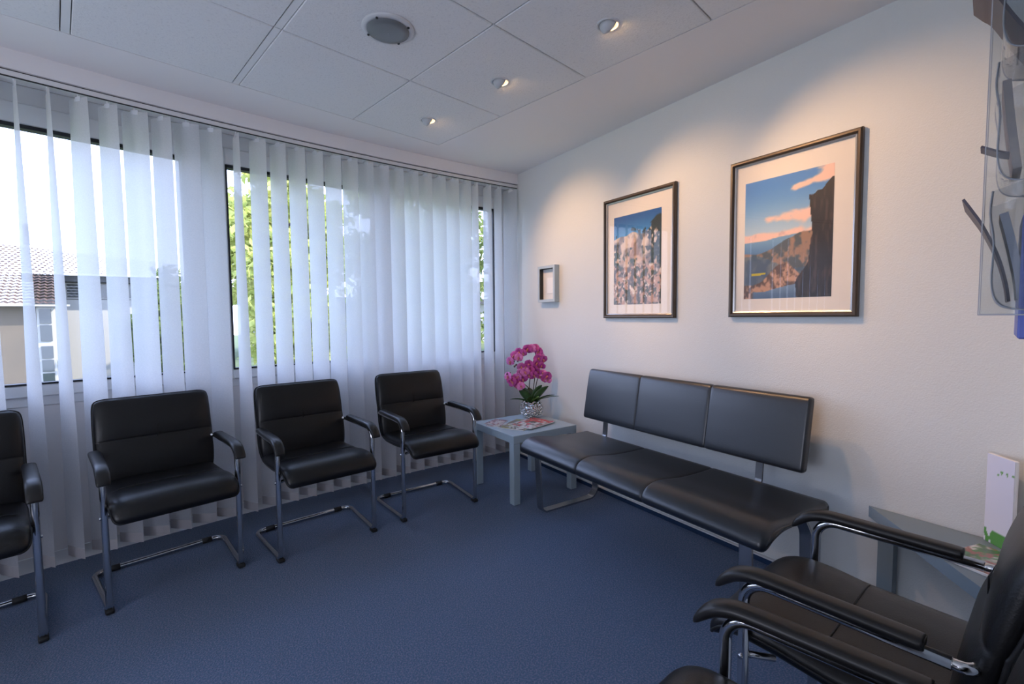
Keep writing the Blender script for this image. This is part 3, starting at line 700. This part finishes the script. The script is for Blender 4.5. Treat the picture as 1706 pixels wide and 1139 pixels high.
pot = empty('potted_orchid', (-0.20, -0.452, ZT), 0, 'magenta orchid in a hammered silver bowl on the corner table', 'plant')
pr = [(.001, 0), (.052, 0), (.062, .004), (.080, .028), (.088, .058), (.086, .088), (.074, .114), (.066, .124), (.062, .126), (.060, .120), (.066, .108), (.001, .104)]
MB().lathe([tuple(q) for q in dense(pr, 3)], n=40).build('pot', m_hammer, pot)
MB().lathe([(.001, .118), (.03, .121), (.0625, .112)], n=24).build('soil', m_soil, pot)
def leaf(length, width, az, el, droop, base, roll=0.0):
    R = []; n = 9
    for i in range(n):
        s = i / (n - 1); wd = width * (math.sin(PI * min(1, s * .92 + .08)) ** .7) * (1 if s < .6 else 1)
        if i == n - 1: wd = .001
        el2 = el - droop * s; 
        if i == 0: p = Vector(base)
        else: p = p + Vector((math.cos(az) * math.cos(el2), math.sin(az) * math.cos(el2), math.sin(el2))) * (length / (n - 1))
        sd = Vector((-math.sin(az), math.cos(az), 0)); upv = Vector((-math.cos(az) * math.sin(el2), -math.sin(az) * math.sin(el2), math.cos(el2)))
        sd, upv = sd * math.cos(roll) + upv * math.sin(roll), upv * math.cos(roll) - sd * math.sin(roll)
        R.append([p + sd * (wd * q) + upv * (abs(q) * wd * .35) for q in (-1, -.5, 0, .5, 1)] + [p + sd * (wd * q) + upv * (abs(q) * wd * .35 - .0016) for q in (1, .5, 0, -.5, -1)])
    return MB().rings(R)
lv = [(.125, .034, 2.75, 1.05, .35, .9, m_leaf), (.135, .036, 2.3, 1.25, .4, 1.0, m_leaf), (.150, .016, 2.55, .40, .45, .5, m_leaf), (.145, .038, -.5, 1.30, .35, -.9, m_leaf), (.165, .034, -.62, 1.02, .35, -.9, m_leaf),
      (.17, .018, -.5, .55, .45, -.4, m_leaf), (.20, .010, -.45, .42, .40, -.3, m_leaf), (.095, .030, -1.6, .85, .5, .4, m_leaf2), (.12, .034, 1.2, 1.2, .4, .2, m_leaf), (.11, .034, 2.0, 1.1, .4, .6, m_leaf), (.10, .026, -2.5, .8, .5, .5, m_leaf)]
for l_, w_, az, el, dr, ro, mm in lv:
    o = leaf(l_, w_, az, el, dr, (math.cos(az) * .015, math.sin(az) * .015, .112), ro).build('leaf', mm, pot)
    if mm is m_leaf2: o['label'] = 'light green leaf in front'
# camera-right direction at the plant (used only to lay the sprays out sideways)
rx = Vector((math.cos(-.55), math.sin(-.55), 0)); ry = Vector((-rx.y, rx.x, 0))
def pp(a, z, dpt=0): return rx * a + ry * dpt + Vector((0, 0, z))
stems = [dense([tuple(pp(.0, .11)), tuple(pp(.022, .28)), tuple(pp(.035, .42)), tuple(pp(.02, .50, -.02)), tuple(pp(-.04, .525, -.03)), tuple(pp(-.10, .48, -.04)), tuple(pp(-.13, .46, -.05))], 6),
         dense([tuple(pp(-.015, .11)), tuple(pp(-.018, .25, -.02)), tuple(pp(-.01, .34, -.04)), tuple(pp(-.045, .39, -.05)), tuple(pp(-.10, .405, -.06))], 6),
         dense([tuple(pp(-.01, .13)), tuple(pp(-.025, .22, -.02)), tuple(pp(-.07, .265, -.05)), tuple(pp(-.12, .31, -.06)), tuple(pp(-.165, .325, -.07))], 6),
         dense([tuple(pp(.02, .11)), tuple(pp(.03, .22, .0)), tuple(pp(.05, .30, -.02)), tuple(pp(.085, .315, -.04)), tuple(pp(.115, .28, -.05))], 6)]
for s in stems: MB().tube(s, .0032, 7).build('stem', m_stem, pot)
def blossom_mesh(name, pm):
    mb = MB()
    for k, (ang, ln, wd) in enumerate(((90, .036, .027), (205, .034, .028), (-25, .034, .028), (150, .037, .044), (30, .037, .044), (-90, .026, .015))):
        a = math.radians(ang); R = []
        for i in range(6):
            s = i / 5; ww_ = wd * (math.sin(PI * (s * .86 + .10)) ** .8); 
            if i == 5: ww_ = .003
            c = Vector((math.cos(a) * ln * s, math.sin(a) * ln * s, .010 * math.sin(s * 2.4) + (.003 if k > 2 else 0)))
            sd = Vector((-math.sin(a), math.cos(a), 0))
            R.append([c + sd * (ww_ * q * .62) + Vector((0, 0, -abs(q) * .004)) for q in (-1, -.4, .4, 1)])
        mb.rings(R, closed=False, cap=False)
    mb.lathe([(.001, .020), (.006, .016), (.0075, .010), (.004, .002)], n=8, mi=1); mb.tube([(0, -.004, .012), (0, -.014, .016), (0, -.018, .011)], [.005, .005, .002], 6, mi=1)
    return mb.mesh(name, [pm, m_lip])
bmA = blossom_mesh('flower', m_petal); bmB = blossom_mesh('flower', m_petal2)
fl = [(-.165, .435, -.05), (-.135, .475, -.05), (-.095, .505, -.05), (-.105, .465, -.06), (-.065, .50, -.06), (-.035, .525, -.04), (.0, .525, -.04), (.03, .53, -.03), (.055, .505, -.03), (.065, .47, -.03), (.05, .455, -.04), (.09, .445, -.02),
      (-.085, .395, -.07), (-.05, .40, -.08), (-.02, .415, -.07), (-.055, .36, -.08), (-.015, .37, -.08), (.015, .385, -.07), (-.09, .355, -.07), (-.03, .335, -.08), (.01, .335, -.07),
      (.045, .395, -.04), (.08, .40, -.04), (.05, .36, -.05), (.085, .345, -.05), (.115, .325, -.05), (.095, .30, -.06), (.125, .295, -.05), (.06, .325, -.06),
      (-.17, .30, -.08), (-.185, .325, -.07), (-.15, .285, -.08), (-.125, .315, -.08), (-.105, .33, -.08), (-.10, .29, -.08), (-.12, .26, -.09), (-.09, .255, -.09), (-.075, .31, -.08), (.035, .42, -.05)]
for i, (a, z, dp) in enumerate(fl):
    p = pp(a * .94, z - .01, dp + rnd.uniform(-.015, .015)); nrm = (-ry * 1.0 + rx * (a * 3 + rnd.uniform(-.6, .6)) + Vector((0, 0, rnd.uniform(-.45, .35)))).normalized()
    q = nrm.to_track_quat('Z', 'Y') @ Matrix.Rotation(rnd.uniform(-.7, .7), 3, 'Z').to_quaternion()
    o = link('flower', bmA if i % 3 else bmB, pot, p, q.to_euler()); sc = rnd.uniform(.80, 1.12); o.scale = (sc, sc, sc)
for a, z, dp in ((-.135, .435, -.06), (-.118, .412, -.07), (-.13, .40, -.07), (-.105, .44, -.06), (-.185, .345, -.07), (-.165, .35, -.07)):
    MB().lathe([(.0005, -.009), (.006, -.004), (.0075, .002), (.005, .008), (.0005, .011)], n=10).build('bud', m_bud, pot, pp(a, z - .01, dp), (.5, .3, 0))

# ------------------------------------------------------------------ second table: booklet, magazine
bkl = empty('booklet', (-0.058, -2.918, ZT2 + .0005), math.radians(-42), 'tall white booklet with green print standing in the corner behind the armchairs', 'booklet')
MB().bbox((0, 0, .152), (.012, .105, .304), .002, seg=1).build('pages', m_paper, bkl)
def bk_print(U, V):
    img = lerp((.88, .88, .92), (.84, .85, .92), V)
    img = over(img, (.36, .62, .25), (fbm(U, V * 4, 9, 3, 5) > .55) * (V > .78) * (V < .85) * (U > .4))
    return over(img, (.35, .60, .30), (V < .16) * (fbm(U, V, 5, 3, 8) > .45))
print_mesh('cover', bk_print, .103, .302, 30, 50, m_cover, bkl, (-.0066, .0515, .001), Vector((0, -1, 0)), Vector((0, 0, 1)))
magazine('magazine', (-0.225, -2.925, ZT2 + .0005), .15, .21, math.radians(75), .009, mag_print(23, (.30, .42, .28), (.60, .40, .36), (.30, .50, .28)), 'green and red magazine on the corner table behind the armchairs')

# ------------------------------------------------------------------ brochure holder on the back wall
E1 = -GX; N1 = GY                      # along the wall to the left, out of the wall
bw0 = Vector((0, BY, 0))
def hw(s, d, z): return bw0 + E1 * s + N1 * d + Vector((0, 0, z))
hold = empty('brochure_holder', hw(.42, 0, 1.2), math.atan2(E1.y, E1.x) , 'clear acrylic brochure holder with curved pockets on the wall at the upper right', 'brochure holder')
HI = Matrix(((E1.x, -N1.x * -1, 0, 0), (E1.y, N1.y, 0, 0), (0, 0, 1, 0), (0, 0, 0, 1)))
# local axes: X along the wall (towards the camera side), Y = -outwards is handled by the sign below
def hl(s, d, z): return (s, -d, z)
DH = .14
MB().box(hl(0, .03, .52), (.26, .004, 1.04)).build('back_panel', m_acryl, hold)
MB().bbox(hl(0, .058, .10), (.24, .022, .31), .004, seg=1).build('blue_base', m_blue, hold)
for sx in (-.128, .128):
    MB().box(hl(sx, .032 + (DH - .032) / 2, .45), (.004, DH - .032, .89)).build('side_panel', m_acryl, hold)
    e = MB(); e.box(hl(sx, DH, .45), (.0045, .0022, .89)); e.box(hl(sx, .088, .006), (.0045, .105, .003)); e.build('panel_edge', m_acryled, hold)
for zb in (.018, .335, .655):
    f = MB(); e = MB(); P = dense([(.034, zb), (.070, zb + .002), (.105, zb + .018), (.119, zb + .07), (.118, zb + .17), (.127, zb + .245), (.124, zb + .300)], 4); R = []
    for i, (d, z) in enumerate(P):
        R.append([hl(-.1245, d, z), hl(.1245, d, z), hl(.1245, d - .0035, z + .001), hl(-.1245, d - .0035, z + .001)])
    f.rings(R, smooth=False); f.build('pocket', m_acryl2, hold)
    for sx in (-.1235, .1235): e.tube([hl(sx, d, z) for d, z in P], .0019, 6)
    e.tube([hl(-.124, .124, zb + .300), hl(.124, .124, zb + .300)], .0022, 6); e.build('pocket_rim', m_acryled, hold)
    for sx in (-.1262, .1262):   # moulded cheek closing the pocket sideways
        c = MB(); c.add([hl(sx, .034, zb)] + [hl(sx, d, z) for d, z in P] + [hl(sx, .034, zb + .33)], [tuple(range(len(P) + 2))]); c.build('pocket_side', m_acryl2, hold)
def brochure(name, pts, s0, s1, th, m, label, extra=None):
    """a limp booklet: profile pts (distance from wall, height above the holder foot)"""
    P = dense([(a, b) for a, b in pts], 5)
    root = MB(); R = []
    for i, (d, z) in enumerate(P):
        q = P[min(i + 1, len(P) - 1)]; w = P[max(0, i - 1)]; t = Vector((q[0] - w[0], q[1] - w[1])).normalized(); n = Vector((-t.y, t.x)) * th / 2
        R.append([hl(s0, d + n.x, z + n.y), hl(s1, d + n.x, z + n.y), hl(s1, d - n.x, z - n.y), hl(s0, d - n.x, z - n.y)])
    root.rings(R, smooth=False)
    o = root.build(name, m, None); o.matrix_world = Matrix.Translation(hold.location) @ Matrix.Rotation(math.atan2(E1.y, E1.x), 4, 'Z')
    return tag(o, label, 'brochure', 'brochures in the acrylic holder')
BROCH = [([(.178, .311), (.160, .278), (.138, .234), (.110, .160), (.093, .09), (.086, .04)], -.10, .11, .006, m_bro, 'limp dark-edged brochure drooping forward from the lowest pocket'),
         ([(.102, .265), (.084, .18), (.070, .10), (.064, .045)], -.08, .10, .016, m_bro2, 'grey stack of brochures standing upright in the lowest pocket'),
         ([(.178, .872), (.158, .845), (.138, .819), (.100, .742), (.072, .69)], -.10, .11, .007, m_bro, 'limp dark-edged brochure drooping forward from the uppermost pocket'),
         ([(.108, .60), (.098, .50), (.088, .42), (.082, .375)], -.09, .09, .016, m_bro3, 'tan brochure standing in the middle pocket'),
         ([(.150, .455), (.118, .435), (.095, .425)], -.02, .05, .005, m_bro, 'small dark card poking out beside the middle pocket')]
for b in BROCH: brochure('brochure', *b)

# ------------------------------------------------------------------ ceiling lamps
def spot(x, y, aim, label):
    root = empty('recessed_spotlight', (x, y, ZC), 0, label, 'spotlight', 'recessed eyeball spotlights')
    MB().lathe([(.047, .004), (.049, -.001), (.046, -.004), (.040, -.0045), (.037, -.001), (.037, .01)], n=28).build('ring', m_spotring, root)
    MB().lathe([(.0372, .0012), (.0345, .0008)], n=28).build('shadow_gap', m_dark, root)
    d = (Vector(aim) - Vector((x, y, ZC))).normalized(); h_ = Vector((d.x, d.y, 0)).normalized()
    # eyeball: a half ball opened towards the wall
    tilt = Vector((0.95, 0.10, -0.42)).to_track_quat('-Z', 'Y').to_matrix()    # the mouth of the eyeball faces the wall
    bm = MB(); R = []; n = 24; r0 = .0345
    for i in range(9):
        ph = PI * .5 * i / 8 * 1.0
        R.append([tilt @ Vector((r0 * math.sin(ph + 1e-4) * math.cos(2 * PI * k / n), r0 * math.sin(ph + 1e-4) * math.sin(2 * PI * k / n), r0 * math.cos(ph))) for k in range(n)])
    for rr, zz in ((.0345, -.010), (.031, -.010), (.029, .008)):
        R.append([tilt @ Vector((rr * math.cos(2 * PI * k / n), rr * math.sin(2 * PI * k / n), zz)) for k in range(n)])
    ball = bm.rings(R, cap=False).build('eyeball', m_spotball, root)
    bb_ = MB(); bb_.add([tilt @ Vector((.029 * math.cos(2 * PI * k / n), .029 * math.sin(2 * PI * k / n), .007)) for k in range(n)], [tuple(range(n))]); bb_.build('bulb', m_bulb, ball)
    ld = bpy.data.lights.new('spot_beam', 'SPOT'); lo = bpy.data.objects.new('spot_beam', ld); COL.objects.link(lo)
    ld.energy = SPOT_POWER; ld.color = (1.0, 0.58, 0.29); ld.spot_size = math.radians(68); ld.spot_blend = 0.9; ld.shadow_soft_size = .024
    lo.parent = root; lo.location = tilt @ Vector((0, 0, -.014)); lo.rotation_euler = d.to_track_quat('-Z', 'Y').to_euler()
spot(-1.070, -0.615, (0, -0.76, 1.50), 'recessed eyeball spotlight farthest away, nearest the window corner')
spot(-0.948, -1.240, (0, -1.73, 1.50), 'middle recessed eyeball spotlight of the three')
spot(-0.821, -1.869, (0, -2.62, 1.50), 'largest-looking recessed eyeball spotlight, nearest the camera')
lp = empty('ceiling_lamp', (-1.567, -1.368, ZC), 0, 'round flush ceiling lamp with grey frosted glass, switched off', 'ceiling lamp')
MB().lathe([(.092, .006), (.103, .002), (.105, -.004), (.102, -.009), (.084, -.012), (.080, -.006)], n=48).build('rim', m_spotring, lp)
MB().lathe([(.086, -.009), (.083, -.016), (.060, -.021), (.001, -.023)], n=48).build('diffuser', m_lampglass, lp)
for k in range(4):
    a = k * PI / 2 + .75
    MB().bbox((.090 * math.cos(a), .090 * math.sin(a), -.013), (.009, .009, .007), .002, seg=1).build('clip', m_gasket, lp)

# ------------------------------------------------------------------ outdoors
def gz(x, y): 
    t = max(0, min(1, (x + 7) / 7)); u = max(0, min(1, (y - 3) / 20)); return -3.4 + 2.3 * t * t * (3 - 2 * t) * u
g = MB(); R = []
for i in range(41):
    y = .7 + 70 * (i / 40) ** 1.5; R.append([(x, y, gz(x, y)) for x in np.linspace(-45, 45, 46)])
g.rings(R, closed=False, cap=False); g.build('ground', m_grass, kind='structure')
def tree(x, y, h, rad, zc, nleaf, fm, seed, label, cat='tree', lsz=.17):
    r = random.Random(seed); z0 = gz(x, y); root = empty('tree', (x, y, z0), r.uniform(0, 6), label, cat, 'trees outside the windows')
    MB().tube([(0, 0, -.2), (.05, .03, h * .3), (-.04, .05, h * .6), (0, 0, h * .9)], [.16, .12, .09, .03], 8).build('trunk', m_bark, root)
    br = MB()
    for k in range(9):
        a = k * 2.4; zz = h * (.28 + .05 * k); br.tube([(0, 0, zz), (math.cos(a) * rad * .4, math.sin(a) * rad * .4, zz + .5), (math.cos(a) * rad * .8, math.sin(a) * rad * .8, zz + .8)], [.06, .04, .012], 6)
    br.build('branches', m_bark, root)
    V = []; F = []
    cl = []
    for k in range(70):
        d = Vector((r.gauss(0, 1), r.gauss(0, 1), r.gauss(0, 1))).normalized(); q = r.random() ** .4
        cl.append((Vector((d.x * rad * q, d.y * rad * q, zc + d.z * (h - zc) * q if d.z > 0 else zc + d.z * zc * .92 * q)), r.uniform(.35, .75) * rad / 3))
    for k in range(nleaf):
        c, s = cl[k % len(cl)]; p = c + Vector([max(-1.5, min(1.5, r.gauss(0, 1))) * q for q in (s, s, s * .7)])
        n = Vector((r.gauss(0, 1), r.gauss(0, 1), r.gauss(.6, 1))).normalized(); t = n.orthogonal().normalized(); t.rotate(Matrix.Rotation(r.uniform(0, 6.28), 3, n)); b = n.cross(t); l = lsz * r.uniform(.7, 1.3)
        i = len(V); V += [p - t * l, p + b * l * .5 + n * l * .12, p + t * l, p - b * l * .5 + n * l * .12]; F.append((i, i + 1, i + 2, i + 3))
    me = bpy.data.meshes.new('foliage'); me.from_pydata([tuple(v) for v in V], [], F); me.materials.append(fm)
    link('foliage', me, root, kind='stuff')
    return root
tree(0.15, 14.6, 9.0, 1.85, 4.7, 11000, m_fol, 1, 'bright sunlit leafy tree behind the left part of the middle window')
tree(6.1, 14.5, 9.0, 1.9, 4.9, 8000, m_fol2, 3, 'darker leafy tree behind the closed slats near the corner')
tree(11.7, 14.0, 9.5, 2.0, 4.8, 8000, m_fol, 4, 'green leafy tree behind the narrow gap by the room corner')
tree(0.9, 20.6, 10.0, 2.0, 5.0, 8000, m_fol, 7, 'second bright leafy tree standing farther back behind the middle window', lsz=.20)
tree(8.2, 27.0, 12.0, 2.9, 6.0, 7000, m_fol, 5, 'large distant leafy tree between the two front trees', lsz=.24)
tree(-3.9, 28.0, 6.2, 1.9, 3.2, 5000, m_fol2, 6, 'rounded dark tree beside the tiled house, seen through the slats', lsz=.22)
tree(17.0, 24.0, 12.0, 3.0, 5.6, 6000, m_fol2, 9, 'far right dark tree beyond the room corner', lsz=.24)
# house with tiled roof
KH = 2.353
def H(x, y, z): return (CAM.x + (x - CAM.x) * KH, y, CAM.z + (z - CAM.z) * KH)
house = empty('house', H(-5.6, 28, 0), 0, 'neighbouring house with brown tiled roof and tall stair window', 'house')
HIv = Matrix.Translation(-Vector(house.location))
zg = -4.5
def hb(x0, x1, y0, y1, z0, z1, name, m, par=house, rel=True):
    mb = MB().box(((x0 + x1) / 2, (y0 + y1) / 2, (z0 + z1) / 2), (x1 - x0, y1 - y0, z1 - z0)); return mb.xf(HIv).build(name, m, par)
X0 = CAM.x + (-9.5 - CAM.x) * KH; XA = H(-4.70, 0, 0)[0]; ZE = H(0, 0, 1.50)[2]
wl = hb(X0, H(-5.10, 0, 0)[0], 28, 28.4, zg, ZE, 'wall', m_tan)
hb(H(-5.10, 0, 0)[0], XA, 28.05, 28.4, zg, ZE, 'wall', m_white)
# right wing, set back
sx = (33 + 3.3) / (12 + 3.3)
def H2(x, z): return (CAM.x + (x - CAM.x) * sx, CAM.z + (z - CAM.z) * sx)
xa, xb = H2(-5.6, 0)[0], H2(-2.9, 0)[0]; zt = H2(0, 2.12)[1]
hb(xa, xb, 33, 34, zg, H2(0, 1.70)[1], 'wall', m_white); hb(xa, xb, 33.6, 34, H2(0, 1.70)[1], zt, 'wall', m_tan)
hb(xa - .2, xb + .3, 32.4, 34, zt, zt + .35, 'eave', m_eave)
for k in range(4):
    u0 = H2(-5.05 + k * .55, 0)[0]; fr = hb(u0, u0 + 1.1, 33.5, 33.62, H2(0, 1.72)[1], zt - .02, 'window_frame', m_white); 
    hb(u0 + .09, u0 + 1.01, 33.46, 33.55, H2(0, 1.76)[1], zt - .10, 'pane', m_hglass, fr)
# stair window: white frame with panes
sx0, sx1 = H(-5.09, 0, 0)[0], H(-4.83, 0, 0)[0]; zt_, zb_ = H(0, 0, 1.47)[2], H(0, 0, -.25)[2]
sf = hb(sx0, sx1, 27.90, 28.1, zb_, zt_, 'stair_window', m_white)
npn = 6; edges = [1.0, .845, .66, .60, .445, .27, .11]
for k, (a, b) in enumerate(((.98, .81), (.79, .60), (.54, .395), (.375, .235), (.215, .07))):
    hb(sx0 + .10, sx1 - .10, 27.84, 27.95, zb_ + (zt_ - zb_) * b, zb_ + (zt_ - zb_) * a, 'pane', m_hglass, sf)
# roof slopes made of courses of curved tiles
def roof_slope(p00, p10, p01, p11, rows, cols, name):
    """p00 eave left, p10 eave right, p01 ridge left, p11 ridge right"""
    a, b, c, d = [Vector(p) for p in (p00, p10, p01, p11)]; nrm = (b - a).cross(c - a).normalized()
    if nrm.z < 0: nrm = -nrm
    mb = MB()
    for r in range(rows):
        t0, t1 = r / rows, (r + 1.12) / rows; R0 = []; R1 = []
        for k in range(cols * 3 + 1):
            s = k / (cols * 3); w = .035 * math.sin(2 * PI * s * cols)
            lo = a.lerp(b, s); hi = c.lerp(d, s)
            R0.append(lo.lerp(hi, t0) + nrm * (.09 + w)); R1.append(lo.lerp(hi, min(1, t1)) + nrm * (.0 + w))
        mb.rings([R0, R1], closed=False, cap=False, smooth=False)
    o = mb.xf(HIv).build(name, m_rooft, house, kind='stuff'); return o
eL = Vector((X0 - .4, 27.5, H(0, 0, 1.50)[2])); eR = Vector((H(-4.62, 0, 0)[0], 27.5, H(0, 0, 1.52)[2]))
kr = (38 + 3.3) / (15 + 3.3)
def H3(x, z): return Vector((CAM.x + (x - CAM.x) * kr, 38, CAM.z + (z - CAM.z) * kr))
rL = H3(-9.5, 3.53); rM = H3(-5.3, 3.50); rR = H3(-4.4, 3.33); rE = H3(-2.9, 2.9)
mid = Vector((eR.x - .1, 32.2, zt + .35))
rmA = eR.lerp(rM, .0)
# main slope left of the wing corner, then the part above the higher eave
cut = (zt + .35 - eL.z) / (rL.z - eL.z)
lo_l, lo_r = eL, eR
up_l = eL.lerp(rL, cut); up_r = eR.lerp(Vector((rM.x, 38, rM.z)), cut) + Vector((-.3, 0, 0))
roof_slope(lo_l, lo_r, up_l, up_r, 11, 44, 'roof_tiles')
roof_slope(up_l, Vector((xb + .3, up_l.y, zt + .36)), rL, rE, 13, 60, 'roof_tiles')
hb(X0 - .4, XA + .35, 27.42, 27.52, ZE - .02, ZE + .06, 'gutter', m_conc)
cx_ = H3(-6.3, 0).x; hb(cx_, cx_ + .35, 37.6, 38, H3(0, 3.3).z, H3(0, 3.85).z, 'chimney', m_conc)
# pale building behind the trees at right
nb = empty('apartment_building', (13, 34, -1.2), 0, 'pale building glimpsed behind the trees through the slats by the corner', 'building')
MB().box((0, 0, 1.2), (26, 6, 4.4)).build('wall', m_white, nb); MB().box((0, 0, 3.6), (27, 7, .4)).build('roof', m_eave, nb)
for k in range(9):
    f = MB().box((-10.4 + 2.6 * k, -3.02, 1.6), (1.3, .12, 1.4)).build('window_frame', m_pvc, nb); MB().box((-10.4 + 2.6 * k, -3.08, 1.6), (1.1, .06, 1.2)).build('pane', m_hglass, f)
